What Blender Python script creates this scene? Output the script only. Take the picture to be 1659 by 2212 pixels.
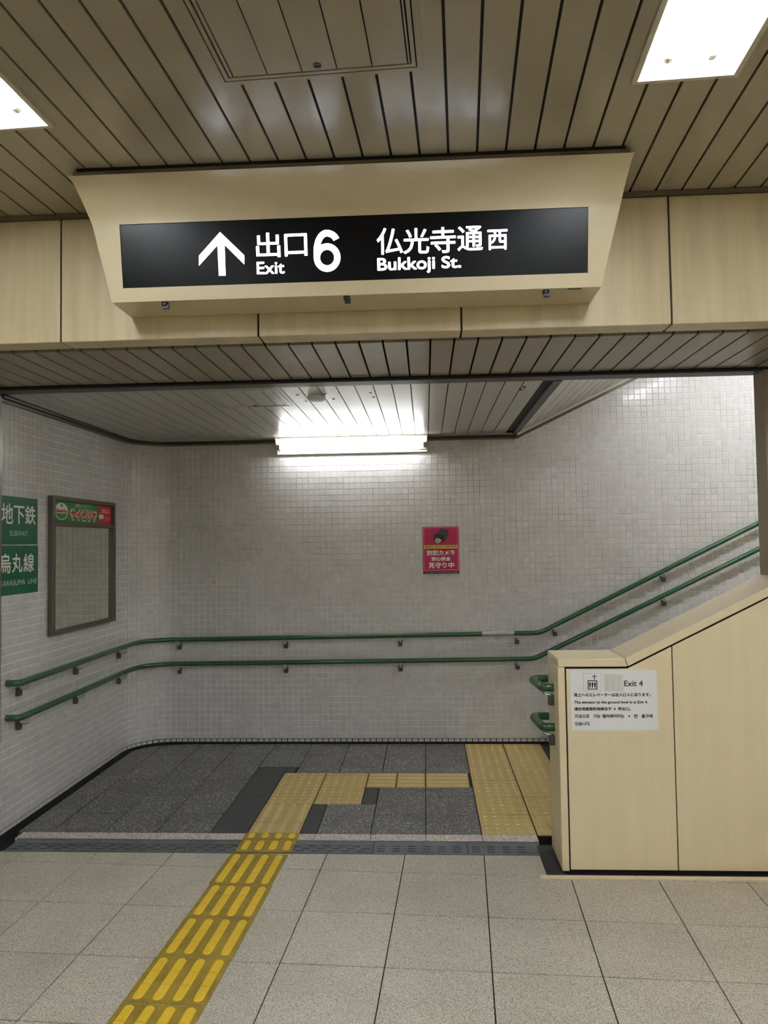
import bpy, math, random
import numpy as np
from mathutils import Matrix, Vector
random.seed(7); rng = np.random.default_rng(7)
for o in list(bpy.data.objects): bpy.data.objects.remove(o)
SC = bpy.context.scene; COL = SC.collection

# ------------------------------------------------------------------ camera
YAW, PITCH, ROLL, FPX, CAMH = 0.0543908, 0.0417746, -0.0145083, 1638.23, 1.5864
cy_, sy_, cp_, sp_ = math.cos(YAW), math.sin(YAW), math.cos(PITCH), math.sin(PITCH)
FWD = Vector((-sy_*cp_, cy_*cp_, sp_)); RGT = Vector((cy_, sy_, 0)); UPV = RGT.cross(FWD)
cr_, sr_ = math.cos(ROLL), math.sin(ROLL)
RGT, UPV = cr_*RGT + sr_*UPV, -sr_*RGT + cr_*UPV
cam = bpy.data.cameras.new('camera'); cam_o = bpy.data.objects.new('camera', cam); COL.objects.link(cam_o)
cam.sensor_fit = 'HORIZONTAL'; cam.sensor_width = 36.0; cam.lens = FPX/1659*36; cam.clip_start = .05
cam_o.matrix_world = Matrix(((RGT.x, UPV.x, -FWD.x, 0), (RGT.y, UPV.y, -FWD.y, 0), (RGT.z, UPV.z, -FWD.z, CAMH), (0, 0, 0, 1)))
SC.camera = cam_o
# ------------------------------------------------------------------ world, exposure
w = bpy.data.worlds.new('world'); SC.world = w; w.use_nodes = True
w.node_tree.nodes['Background'].inputs[0].default_value = (0, 0, 0, 1)
vs = SC.view_settings; vs.view_transform = 'Standard'; vs.look = 'None'; vs.gamma = 1; vs.use_curve_mapping = False
vs.exposure = 1.92
TUBE_HALL, TUBE_WALL, TUBE_STAIR, TUBE_STAIR_FILL, SIGN_GLOW = 17.0, 8.0, 15.0, 95.0, 1.0
SC.cycles.max_bounces = 6; SC.cycles.diffuse_bounces = 4; SC.cycles.glossy_bounces = 3; SC.cycles.use_adaptive_sampling = True; SC.cycles.adaptive_threshold = .05; SC.cycles.use_light_tree = False; SC.cycles.sample_clamp_indirect = 4.0
SC.cycles.caustics_reflective = False; SC.cycles.caustics_refractive = False

# ------------------------------------------------------------------ materials
def lin(c):
    return tuple((v/255/12.92 if v <= 10 else ((v/255+.055)/1.055)**2.4) for v in c)
class NT:
    def __init__(s, name):
        s.m = bpy.data.materials.new(name); s.m.use_nodes = True; s.t = s.m.node_tree; s.n = s.t.nodes
        s.b = s.n['Principled BSDF']
    def node(s, k, **kw):
        n = s.n.new(k)
        for a, v in kw.items(): setattr(n, a, v)
        return n
    def link(s, a, b): s.t.links.new(a, b)
    def setin(s, n, **kw):
        for a, v in kw.items(): n.inputs[a.replace('_', ' ')].default_value = v
    def pos(s):
        if not hasattr(s, 'g'): s.g = s.node('ShaderNodeNewGeometry')
        return s.g.outputs['Position']
    def noise(s, scale, detail=3, vec=None, rough=.5):
        n = s.node('ShaderNodeTexNoise'); n.inputs['Scale'].default_value = scale; n.inputs['Detail'].default_value = detail
        n.inputs['Roughness'].default_value = rough; s.link(vec or s.pos(), n.inputs['Vector']); return n.outputs['Fac']
    def ramp(s, fac, stops):
        r = s.node('ShaderNodeValToRGB'); e = r.color_ramp.elements
        while len(e) < len(stops): e.new(.5)
        for x, (p, c) in zip(e, stops): x.position = p; x.color = (*c, 1)
        s.link(fac, r.inputs[0]); return r.outputs[0]
    def mix(s, fac, a, b, blend='MIX'):
        m = s.node('ShaderNodeMix', data_type='RGBA', blend_type=blend)
        for sock, v in ((m.inputs[0], fac), (m.inputs[6], a), (m.inputs[7], b)):
            if isinstance(v, bpy.types.NodeSocket): s.link(v, sock)
            elif isinstance(v, (int, float)): sock.default_value = v
            else: sock.default_value = (*v, 1)
        return m.outputs[2]
    def mul(s, a, b, op='MULTIPLY'):
        m = s.node('ShaderNodeMath', operation=op)
        for sock, v in ((m.inputs[0], a), (m.inputs[1], b)):
            if isinstance(v, bpy.types.NodeSocket): s.link(v, sock)
            else: sock.default_value = v
        return m.outputs[0]
    def scaled(s, sx, sy, sz):
        m = s.node('ShaderNodeMapping'); m.inputs['Scale'].default_value = (sx, sy, sz); s.link(s.pos(), m.inputs['Vector']); return m.outputs[0]
    def bump(s, h, strength=.2, dist=.002):
        b = s.node('ShaderNodeBump'); b.inputs['Strength'].default_value = strength; b.inputs['Distance'].default_value = dist
        s.link(h, b.inputs['Height']); s.link(b.outputs[0], s.b.inputs['Normal'])
    def color(s, c):
        if isinstance(c, bpy.types.NodeSocket): s.link(c, s.b.inputs['Base Color'])
        else: s.b.inputs['Base Color'].default_value = (*c, 1)
    def rand(s):
        g = s.node('ShaderNodeNewGeometry'); o = s.node('ShaderNodeObjectInfo')
        return s.mul(s.mul(g.outputs['Random Per Island'], o.outputs['Random'], 'ADD'), 1.0, 'FRACT')
M = {}
def plain(name, rgb, rough=.5, metal=0, var=0.06, coat=0, spec=None):
    t = NT(name); c = lin(rgb)
    n = t.noise(6, 4)
    t.color(t.ramp(n, [(.3, tuple(x*(1-var) for x in c)), (.7, tuple(min(1, x*(1+var)) for x in c))]))
    t.setin(t.b, Roughness=rough, Metallic=metal, Coat_Weight=coat)
    if spec is not None: t.b.inputs['Specular IOR Level'].default_value = spec
    M[name] = t.m; return t
def emit(name, rgb, strength, base=(250, 250, 250)):
    t = NT(name); t.color(lin(base)); t.setin(t.b, Emission_Color=(*lin(rgb), 1), Emission_Strength=strength, Roughness=.4); M[name] = t.m
# cream coated metal with vertical run streaks, specks of dirt
def panel_mat(name, rgb, rough, coat, streak=.10, dirt=True, spots=False):
    t = NT(name); c = lin(rgb)
    st = t.noise(1, 5, t.scaled(16, 16, 1.1), .6)
    big = t.noise(2.2, 3)
    col = t.ramp(st, [(.3, tuple(x*(1-streak) for x in c)), (.62, c)])
    col = t.mix(t.mul(t.ramp(big, [(.45, (0, 0, 0)), (.75, (1, 1, 1))]), .14), col, tuple(x*y for x, y in zip(c, (.72, .66, .55))))
    if dirt:
        sp = t.noise(150, 2); m2 = t.noise(4, 2)
        msk = t.mul(t.ramp(sp, [(.70, (0, 0, 0)), (.74, (1, 1, 1))]), t.ramp(m2, [(.52, (0, 0, 0)), (.66, (1, 1, 1))]))
        col = t.mix(t.mul(msk, .6), col, (.05, .04, .03))
    t.color(col); t.setin(t.b, Roughness=rough, Coat_Weight=coat, Coat_Roughness=.18)
    M[name] = t.m
panel_mat('cream_panel', (207, 191, 156), .42, .15, .2)
panel_mat('parapet_panel', (236, 219, 185), .45, .1, .06)
panel_mat('sign_housing', (202, 187, 155), .33, .3, .04, False)
panel_mat('ceiling_strip', (158, 148, 125), .30, .35, .05)
panel_mat('soffit_strip', (146, 137, 117), .36, .2, .05)
panel_mat('landing_strip', (188, 186, 178), .28, .4, .04)
plain('groove_dark', (46, 43, 38), .7)
plain('groove_black', (10, 9, 9), .85)
plain('wall_cream', (205, 192, 160), .6)
plain('trim_metal', (92, 88, 80), .4, .5)
plain('trim_brown', (110, 98, 78), .5, .2)
plain('steel', (150, 150, 150), .3, .9)
plain('arm_grey', (196, 194, 190), .4, .3)
plain('steel_dark', (88, 84, 79), .45, .5)
plain('jamb_steel', (122, 118, 112), .35, .7)
plain('jamb_beige', (150, 136, 112), .5)
plain('grout_floor', (52, 48, 42), .9)
plain('base_dark', (34, 32, 30), .9)
plain('pit_dark', (58, 56, 54), .85, var=.4)
plain('asphalt_patch', (68, 68, 70), .7, var=.1)
plain('rail_green', (44, 88, 55), .32, 0, .08, .25)
plain('grey_tape', (176, 172, 168), .5)
plain('paper', (242, 242, 244), .6, var=.01)
plain('ink', (18, 18, 20), .6)
plain('tape_clear', (226, 223, 219), .3, var=.03)
plain('hair_line', (150, 148, 146), .6)
plain('sign_black', (4, 4, 7), .30, 0, .1, 0, .22)
plain('knob_black', (16, 14, 13), .5)
plain('sign_green', (0, 96, 62), .45, var=.03)
plain('white_print', (236, 232, 226), .5, var=.01)
plain('pale_print', (190, 205, 192), .5, var=.01)
plain('frame_bronze', (104, 98, 88), .4, .5)
plain('ad_green', (44, 138, 52), .3, var=.02)
plain('ad_red', (205, 22, 40), .3, var=.02)
plain('poster_magenta', (184, 16, 86), .35, var=.02)
plain('poster_yellow', (232, 206, 30), .4, var=.01)
plain('poster_black', (26, 24, 28), .4)
plain('poster_grey', (196, 192, 196), .4)
plain('camera_grey', (72, 68, 76), .5)
plain('pink_print', (236, 170, 196), .5)
plain('lamp_white', (226, 222, 206), .35, var=.02)
plain('lamp_frame', (196, 188, 170), .4, var=.03)
plain('sticker', (200, 196, 186), .6, var=.2)
plain('green_sticker', (70, 110, 90), .6)
plain('grating_steel', (112, 114, 118), .42, .35, .12)
plain('holder_grey', (120, 118, 112), .5)
plain('step_stone', (120, 118, 114), .7)
plain('disc_grey', (222, 225, 230), .5)
t = plain('mirror', (236, 240, 230), .02, 1, .01)
emit('tube_hall', (236, 244, 255), TUBE_HALL); emit('tube_wall', (250, 252, 255), TUBE_WALL); emit('tube_stair', (240, 245, 255), TUBE_STAIR); emit('tube_stair_fill', (238, 244, 255), TUBE_STAIR_FILL)
emit('sign_white', (226, 236, 255), SIGN_GLOW); M['sign_white'].cycles.emission_sampling = 'NONE'
# speckled stones
def stone(name, base, dark, light, scale, rough, amount=(.38, .62), cloud=.18, bump=.15, var=.82):
    t = NT(name)
    n = t.noise(scale, 2, rough=.7); v = t.node('ShaderNodeTexVoronoi'); v.inputs['Scale'].default_value = scale*.9; t.link(t.pos(), v.inputs['Vector'])
    c = t.ramp(n, [(amount[0], lin(dark)), (.47, lin(base)), (.55, lin(base)), (amount[1], lin(light))])
    vc = t.node('ShaderNodeSeparateColor'); t.link(v.outputs['Color'], vc.inputs[0])
    c = t.mix(t.mul(t.ramp(vc.outputs[0], [(.72, (0, 0, 0)), (.86, (1, 1, 1))]), .45), c, lin(dark))
    c = t.mix(t.mul(t.ramp(vc.outputs[1], [(.80, (0, 0, 0)), (.9, (1, 1, 1))]), .5), c, lin(light))
    cl = t.noise(3.5, 4)
    c = t.mix(t.mul(t.ramp(cl, [(.45, (0, 0, 0)), (.72, (1, 1, 1))]), cloud), c, lin(tuple(x*.6 for x in base)))
    r = t.rand()
    c = t.mix(1.0, c, t.ramp(r, [(0, (var,)*3), (1, (1, 1, 1))]), 'MULTIPLY')
    t.color(c); t.setin(t.b, Roughness=rough); t.bump(n, bump, .001); M[name] = t.m
stone('hall_stone', (202, 194, 179), (122, 114, 101), (228, 222, 210), 210, .42, var=.93)
stone('dark_stone', (106, 104, 101), (62, 60, 59), (204, 202, 198), 115, .5, (.40, .66), .3)
stone('ledge_stone', (222, 211, 204), (80, 76, 72), (232, 222, 214), 120, .5, (.36, .6), .05)
# tactile
def tactile(name, rgb, dirt, rough=.5):
    t = NT(name); c = lin(rgb); n = t.noise(9, 5, rough=.65); f = t.noise(90, 3)
    col = t.ramp(n, [(.3, tuple(x*(1-dirt) for x in c)), (.68, c)])
    col = t.mix(t.mul(t.ramp(f, [(.55, (0, 0, 0)), (.7, (1, 1, 1))]), dirt), col, tuple(x*.55 for x in c))
    t.color(col); t.setin(t.b, Roughness=rough); M[name] = t.m
tactile('yellow_base', (170, 142, 50), .42)
tactile('yellow_bar', (236, 198, 54), .1)
tactile('ochre_tile', (192, 168, 108), .12)
tactile('ochre_dot', (206, 185, 130), .1)
# mosaic
t = NT('mosaic_tile'); r = t.rand(); c = t.ramp(r, [(0, lin((203, 201, 203))), (1, lin((212, 210, 212)))])
fl = t.noise(2.0, 3); c = t.mix(t.mul(t.ramp(fl, [(.5, (0, 0, 0)), (.75, (1, 1, 1))]), .10), c, lin((170, 162, 148)))
t.color(c); t.setin(t.b, Roughness=.22, Coat_Weight=.25, Coat_Roughness=.08); t.bump(t.noise(60, 3), .05, .001); M['mosaic_tile'] = t.m
t = NT('grout'); n = t.noise(7, 4); t.color(t.ramp(n, [(.30, lin((212, 209, 204))), (.52, lin((250, 249, 247)))])); t.setin(t.b, Roughness=.7); M['grout'] = t.m

# ------------------------------------------------------------------ mesh helpers
W = {}
class MB:
    def __init__(s): s.v = []; s.f = []
    def add(s, vs, fs):
        k = len(s.v); s.v += [tuple(p) for p in vs]; s.f += [tuple(i+k for i in f) for f in fs]; return s
    def box(s, x0, x1, y0, y1, z0, z1):
        return s.add([(x, y, z) for z in (z0, z1) for y in (y0, y1) for x in (x0, x1)],
                     [(0, 2, 3, 1), (4, 5, 7, 6), (0, 1, 5, 4), (2, 6, 7, 3), (0, 4, 6, 2), (1, 3, 7, 5)])
    def prism(s, pts, a, b, axis='z'):
        """polygon pts (ccw seen from the + side of axis) between a and b"""
        def mk(p, h):
            return (p[0], p[1], h) if axis == 'z' else ((p[0], h, p[1]) if axis == 'y' else (h, p[0], p[1]))
        n = len(pts); vs = [mk(p, a) for p in pts] + [mk(p, b) for p in pts]
        fs = [tuple(range(n-1, -1, -1)), tuple(range(n, 2*n))] + [(i, (i+1) % n, n+(i+1) % n, n+i) for i in range(n)]
        if axis == 'y': fs = [tuple(reversed(f)) for f in fs]
        return s.add(vs, fs)
    def taper(s, p0, p1, a, b):
        n = len(p0); vs = [(x, y, a) for x, y in p0] + [(x, y, b) for x, y in p1]
        return s.add(vs, [tuple(range(n, 2*n))] + [(i, (i+1) % n, n+(i+1) % n, n+i) for i in range(n)])
    def tube(s, path, r, seg=14, cap=True):
        P = [Vector(p) for p in path]; n = len(P); rings = []
        up = None
        for i in range(n):
            t = ((P[min(i+1, n-1)]-P[i]).normalized() + (P[i]-P[max(i-1, 0)]).normalized()).normalized()
            if up is None:
                up = Vector((0, 0, 1)) if abs(t.z) < .9 else Vector((1, 0, 0))
            a = t.cross(up).normalized(); up = a.cross(t).normalized()
            rings.append([P[i] + r*(math.cos(q)*a + math.sin(q)*up) for q in (2*math.pi*k/seg for k in range(seg))])
        k = len(s.v)
        for R in rings: s.v += [tuple(p) for p in R]
        for i in range(n-1):
            for j in range(seg):
                a, b = k+i*seg+j, k+i*seg+(j+1) % seg
                s.f.append((a, b, b+seg, a+seg))
        if cap:
            s.f.append(tuple(k+j for j in range(seg-1, -1, -1))); s.f.append(tuple(k+(n-1)*seg+j for j in range(seg)))
        return s
    def disc(s, c, r, h, axis='z', seg=20):
        pts = [(c[0 if axis != 'x' else 1] + r*math.cos(2*math.pi*i/seg), c[1 if axis == 'z' else 2] + r*math.sin(2*math.pi*i/seg)) for i in range(seg)]
        base = c[{'x': 0, 'y': 1, 'z': 2}[axis]]
        return s.prism(pts, base, base+h, axis)
    def mesh(s, name, mat):
        me = bpy.data.meshes.new(name); me.from_pydata(s.v, [], s.f); me.materials.append(M[mat]); me.update(); return me
    def build(s, name, mat, parent=None, smooth=False, bevel=0, seg=2, mw=None):
        return link(name, s.mesh(name, mat), parent, smooth, bevel, seg, mw)
def link(name, me, parent=None, smooth=False, bevel=0, seg=2, mw=None):
    o = bpy.data.objects.new(name, me); COL.objects.link(o)
    mw = mw or Matrix.Identity(4)
    if parent is not None:
        o.parent = parent; o.matrix_parent_inverse = W[parent.name].inverted()
    o.matrix_basis = mw; W[o.name] = mw
    if smooth:
        for p in me.polygons: p.use_smooth = True
        if smooth == 'auto':
            md = o.modifiers.new('edges', 'EDGE_SPLIT'); md.split_angle = math.radians(40)
    if bevel:
        b = o.modifiers.new('soft_edge', 'BEVEL'); b.width = bevel; b.segments = seg; b.limit_method = 'ANGLE'; b.angle_limit = math.radians(40)
    return o
def tag(o, label=None, cat=None, group=None, kind=None):
    if label: o['label'] = label
    if cat: o['category'] = cat
    if group: o['group'] = group
    if kind: o['kind'] = kind
    return o
def thing(name, loc, label=None, cat=None, group=None, kind=None):
    o = bpy.data.objects.new(name, None); COL.objects.link(o); o.location = loc; o.empty_display_size = .1
    W[o.name] = Matrix.Translation(loc); return tag(o, label, cat, group, kind)
def plane_mw(o, xd, yd):
    xd = Vector(xd).normalized(); yd = Vector(yd).normalized(); zd = xd.cross(yd)
    return Matrix(((xd.x, yd.x, zd.x, o[0]), (xd.y, yd.y, zd.y, o[1]), (xd.z, yd.z, zd.z, o[2]), (0, 0, 0, 1)))
def text_mesh(body, w, h, offset=0.0, sp=1.0, bold=0.0):
    cu = bpy.data.curves.new('t', 'FONT'); cu.body = body; cu.size = 1; cu.offset = offset; cu.fill_mode = 'FRONT'; cu.space_character = sp
    cu.resolution_u = 4
    ob = bpy.data.objects.new('t', cu); COL.objects.link(ob)
    me = bpy.data.meshes.new_from_object(ob.evaluated_get(bpy.context.evaluated_depsgraph_get()))
    bpy.data.objects.remove(ob); bpy.data.curves.remove(cu)
    n = len(me.vertices); a = np.empty(n*3); me.vertices.foreach_get('co', a); a = a.reshape(-1, 3)
    lo, hi = a.min(0), a.max(0); ctr = (lo+hi)/2
    a[:, 0] = (a[:, 0]-ctr[0])*w/max(hi[0]-lo[0], 1e-6); a[:, 1] = (a[:, 1]-ctr[1])*h/max(hi[1]-lo[1], 1e-6); a[:, 2] = 0
    me.vertices.foreach_set('co', a.ravel()); me.update()
    if bold:
        # heavier strokes: the outline widened by the same letter shifted all round
        sx, sy = (w-2*bold)/w, (h-2*bold)/h
        fs = [tuple(p.vertices) for p in me.polygons]; V_ = []; F_ = []
        for k in range(8):
            q = 2*math.pi*k/8; off = len(V_)
            V_ += [(x*sx+bold*math.cos(q), y*sy+bold*math.sin(q), .00002*k) for x, y, _ in a]; F_ += [tuple(i+off for i in f_) for f_ in fs]
        me = bpy.data.meshes.new('lettering'); me.from_pydata(V_, [], F_); me.update()
    return me
class Board:
    """flat face: local x,y in metres on a plane, lifted along its normal"""
    def __init__(s, o, xd, yd): s.m = plane_mw(o, xd, yd); s.lift = .0006
    def text(s, name, body, cx, cy, w, h, mat, parent, bold=0.0, lift=None, sp=1.0):
        me = text_mesh(body, w, h, 0.0, sp, bold); me.materials.append(M[mat])
        return link(name, me, parent, mw=s.m @ Matrix.Translation((cx, cy, lift or s.lift)))
    def poly(s, name, pts, mat, parent, lift=None, thick=0.0004):
        b = MB(); b.prism(pts, 0, thick); return b.build(name, mat, parent, mw=s.m @ Matrix.Translation((0, 0, (lift or s.lift)-thick)))
    def rect(s, name, x0, x1, y0, y1, mat, parent, lift=None, thick=0.0004):
        return s.poly(name, [(x0, y0), (x1, y0), (x1, y1), (x0, y1)], mat, parent, lift, thick)
    def ring(s, name, x0, x1, y0, y1, t, mat, parent, lift=None):
        b = MB()
        for a in ((x0, x1, y0, y0+t), (x0, x1, y1-t, y1), (x0, x0+t, y0+t, y1-t), (x1-t, x1, y0+t, y1-t)): b.box(*a, 0, .0003)
        return b.build(name, mat, parent, mw=s.m @ Matrix.Translation((0, 0, (lift or s.lift)-.0003)))
def clip(poly, a, b, c):
    """keep the side a*x+b*y<=c"""
    out = []
    for i in range(len(poly)):
        p, q = poly[i], poly[(i+1) % len(poly)]; dp = a*p[0]+b*p[1]-c; dq = a*q[0]+b*q[1]-c
        if dp <= 0: out.append(p)
        if dp*dq < 0:
            t = dp/(dp-dq); out.append((p[0]+t*(q[0]-p[0]), p[1]+t*(q[1]-p[1])))
    return out
def project(P):
    d = Vector(P) - Vector((0, 0, CAMH)); z = d.dot(FWD)
    if z < .05: return None
    return 829.5 + FPX*d.dot(RGT)/z, 1106 - FPX*d.dot(UPV)/z

# frame of the concourse floor grid and upper ceiling: turned a little against the stair landing
DY = 0.0478427; CD, SD = math.cos(DY), math.sin(DY)
def uv(u, v): return (CD*u + SD*v, -SD*u + CD*v)
ZC, ZS = 2.992, 2.445               # upper ceiling, lower ceilings
YF = 3.066                          # face of the beam
RX0, RX1, RY0 = -3.7, 3.7, -5.3     # concourse extent
def rc(c, a, b): return (c[0]-a, c[0]+a, c[1]-b, c[1]+b)

# ================================================================== SETTING
# ---- concourse floor: stone tiles
floor = thing('floor', (0, 1, 0), kind='structure')
b = MB(); b.prism([(RX0, RY0), (RX1, RY0), (RX1, 3.70), (.552, 3.70), (.552, 3.94), (RX0, 3.94)], -.06, -.008); b.build('grout_bed', 'grout_floor', floor)
GX, GY, TW, TD = -.122007, 4.137341, .4, .411723
g = .0025
u0, v0 = CD*GX - SD*GY, SD*GX + CD*GY
for i in range(-10, 10):
    for j in range(0, 12):
        ua, ub, vb, va = u0+TW*i+g, u0+TW*(i+1)-g, v0-TD*j-g, v0-TD*(j+1)+g
        P = [uv(ua, va), uv(ub, va), uv(ub, vb), uv(ua, vb)]
        P = clip(P, 0, 1, 3.937); P = clip(P, 1, 0, RX1); P = clip(P, -1, 0, -RX0); P = clip(P, 0, -1, -RY0)
        if len(P) > 2 and max(p[1] for p in P) > 3.668:
            cx = sum(p[0] for p in P)/len(P)
            if cx > .56: P = clip(P, 0, 1, 3.668)
            else:
                if max(p[0] for p in P) > .548 and j == 0: P = clip(P, 1, 0, .548)
        if len(P) < 3: continue
        ar = abs(sum(P[k][0]*P[(k+1) % len(P)][1]-P[(k+1) % len(P)][0]*P[k][1] for k in range(len(P))))/2
        if ar < .0008: continue
        MB().prism(P, -.02, 0).build('floor_tile', 'hall_stone', floor)
P = [uv(-3.9, v0-TD*12-g), uv(3.9, v0-TD*12-g), uv(3.9, RY0-.1), uv(-3.9, RY0-.1)]
for q in ((1, 0, RX1), (-1, 0, -RX0), (0, -1, -RY0)): P = clip(P, *q)
MB().prism(P[::-1], -.02, 0).build('floor_field', 'hall_stone', floor)
# ---- landing floor
land = thing('floor_landing', (-.7, 5.1, 0), kind='structure')
b = MB(); b.box(-2.40, 1.0, 3.94, 6.12, -.09, -.045); b.build('ground_bed', 'base_dark', land)
b = MB(); b.prism([(-2.30, 4.205), (.95, 4.205), (.95, 6.08), (-2.05, 6.08), (-2.17, 6.05), (-2.27, 5.96), (-2.32, 5.83)], -.045, -.006); b.build('grout_bed', 'base_dark', land)
CX = [-2.315, -2.122, -1.818, -1.526, -1.221, -.929, -.629, -.328, -.027, .277]
def rowcuts(k): return [5.765, 5.147, 4.51] if k % 2 else [5.455, 4.832]
arc = [(math.cos(a), math.sin(a)) for a in (math.radians(d) for d in (100, 112, 124, 135, 146, 158, 170))]
cornerc, cr = (-2.0335, 6.085-.3265), .292
def landtile(x0, x1, y0, y1, mat='dark_stone', name='floor_tile'):
    P = [(x0+.003, y0+.003), (x1-.003, y0+.003), (x1-.003, y1-.003), (x0+.003, y1-.003)]
    for nx, ny in arc: P = clip(P, nx, ny, nx*cornerc[0]+ny*cornerc[1]+cr)
    if len(P) > 2: MB().prism(P, -.03, 0).build(name, mat, land)
for k in range(9):
    x0, x1 = CX[k], CX[k+1]; top = 6.074; cuts = rowcuts(k)
    if k <= 3: segs = [top]+cuts+[4.207]
    elif k == 4: segs = [top, 5.455]
    elif k in (5, 7): segs = [top, 5.775, 5.313]
    else: segs = [top, 5.465, 5.313]
    for a, c in zip(segs[1:], segs[:-1]): landtile(x0, x1, a, c)
landtile(-.627, -.328, 4.207, 4.684); landtile(-.328, -.027, 4.51, 5.004); landtile(-.328, -.027, 4.207, 4.51)
landtile(-.027, .277, 4.836, 5.004); landtile(-.027, .277, 4.207, 4.836)
for r in ((-1.221, -1.012, 4.835, 5.455), (-1.221, -1.012, 4.207, 4.835), (-1.012, -.945, 5.313, 5.455), (-.72, -.627, 4.515, 4.684), (-.72, -.627, 4.207, 4.515), (-.419, -.330, 4.684, 5.004)):
    landtile(*r, 'asphalt_patch', 'mortar_patch')
landtile(.874, .95, 4.207, 6.074, 'asphalt_patch', 'mortar_patch')
# pale granite ledge
led = thing('trim_1', (-.9, 4.15, 0), kind='structure')
for x0, x1 in zip([-2.28, -2.12, -1.818, -1.526, -1.221, -1.012, -.628, -.327, -.026, .276], [-2.12, -1.818, -1.526, -1.221, -1.012, -.628, -.327, -.026, .276, .572]):
    MB().box(x0+.0015, x1-.0015, 4.116, 4.204, -.03, .001).build('granite_slab', 'ledge_stone', led)
# dark sunk bed round the parapet foot and the pale kerb strip
pit = thing('trim_2', (.6, 3.9, 0), kind='structure')
b = MB(); b.box(.552, .66, 3.706, 4.10, -.05, -.014); b.box(.66, RX1, 3.706, 3.80, -.05, -.014); b.build('sunk_bed', 'pit_dark', pit)
for x0, x1 in ((.515, .965), (.967, 1.6), (1.602, 2.4), (2.402, RX1)):
    MB().box(x0, x1, 3.672, 3.705, -.03, .004).build('kerb_strip', 'parapet_panel', pit)

# ---- mosaic walls
ZT = 2.222 - 46*.047435             # first full joint above the floor
YW, XW, RC = 6.085, -2.36, .3265
def slope_z(x): return 2.43 + max(0, x-.735)*.477
def mosaic(name, cols, zmax, label):
    """cols: (point on grout face, tangent, normal, width)"""
    root = thing(name, (cols[0][0][0], cols[0][0][1], 0), kind='structure')
    rows = [(.014, .014+.026)] + [(ZT+k*.047435, ZT+(k+1)*.047435) for k in range(0, 70)]
    cand = []
    for ci, (p, tx, nx, wd) in enumerate(cols):
        zt = zmax(p[0])
        for ri, (z0, z1) in enumerate(rows):
            if z0 > zt: break
            c = (p[0]+nx[0]*.003, p[1]+nx[1]*.003, (z0+z1)/2)
            q = project(c); area = -1
            if q and 5 < q[0] < 1654 and ri > 0:
                q2 = project((c[0]+tx[0]*.04, c[1]+tx[1]*.04, c[2])); q3 = project((c[0], c[1], c[2]+.04))
                area = abs((q2[0]-q[0])*(q3[1]-q[1])-(q2[1]-q[1])*(q3[0]-q[0]))
                if q[0] > 1185 and q[1] > 1395-.55*max(0, q[0]-1340): area = -1
                if q[1] < 850-.03*q[0]+8: area = -1
            cand.append((area, p, tx, nx, wd, z0, z1))
    order = sorted(range(len(cand)), key=lambda k: -cand[k][0])
    single = set(k for k in order[:300] if cand[k][0] > 0)
    big = MB(); shared = {}
    for k, (area, p, tx, nx, wd, z0, z1) in enumerate(cand):
        gp = .0017; hw, hh = wd/2-gp, (z1-z0)/2-gp
        if z1 < .05: hw -= .0015
        ti, tj = random.gauss(0, .006), random.gauss(0, .006)
        dz = .0032+random.uniform(-.0003, .0003)
        def vs(jit):
            o = []
            for lvl in (0, 1):
                for sx, sy in ((-1, -1), (1, -1), (1, 1), (-1, 1)):
                    q = .0011*lvl
                    d = 0 if lvl == 0 else (dz + jit*(ti*sx*hw + tj*sy*hh))
                    o.append((sx*(hw-q), sy*(hh-q), d))
            return o
        F = [(4, 5, 6, 7), (0, 1, 5, 4), (1, 2, 6, 5), (2, 3, 7, 6), (3, 0, 4, 7)]
        mw = plane_mw((p[0], p[1], (z0+z1)/2), (*tx, 0), (0, 0, 1))
        if k in single:
            key = round(wd, 4)
            if key not in shared: shared[key] = MB().add(vs(0), F).mesh('wall_tile', 'mosaic_tile')
            R = Matrix.Rotation(ti*1.2, 4, 'Y') @ Matrix.Rotation(tj*1.2, 4, 'X')
            link('wall_tile', shared[key], root, mw=mw @ R)
        else:
            big.add([mw @ Vector(v) for v in vs(1)], F)
    o = big.build('mosaic_tiles', 'mosaic_tile', root); tag(o, kind='stuff')
    return root
colsL = []; n = 33; y0 = 4.07; pt = (5.7585-y0)/n
for k in range(-1, n): colsL.append(((XW, y0+pt*(k+.5)), (0, 1), (1, 0), pt))
for k in range(11):
    a = math.pi - (k+.5)*math.pi/22
    colsL.append(((-2.0335+RC*math.cos(a)*.9987, 5.7585+RC*math.sin(a)*.9987), (math.sin(a), -math.cos(a)), (-math.cos(a), -math.sin(a)), RC*math.pi/22))
colsB = [((-2.0335+.0475*(k+.5), YW), (1, 0), (0, -1), .0475) for k in range(124)]
wl = mosaic('wall_left', colsL, lambda x: 2.43, '')
wb = mosaic('wall_back', colsB, lambda x: min(slope_z(x), 3.6), '')
path = [(XW, 4.0)] + [(XW, 5.7585)] + [(-2.0335+RC*math.cos(math.pi-q*math.pi/44), 5.7585+RC*math.sin(math.pi-q*math.pi/44)) for q in range(1, 23)]
b = MB()
for (xa, ya), (xb, yb) in zip(path[:-1], path[1:]): b.add([(xa, ya, .042), (xb, yb, .042), (xb, yb, 2.6), (xa, ya, 2.6)], [(3, 2, 1, 0)])
b.build('grout_face', 'grout', wl)
b = MB(); b.add([(-2.0335, YW, .042), (6.0, YW, .042), (6.0, YW, 5.2), (-2.0335, YW, 5.2)], [(3, 2, 1, 0)]); b.build('grout_face', 'grout', wb)
b = MB()
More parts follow.
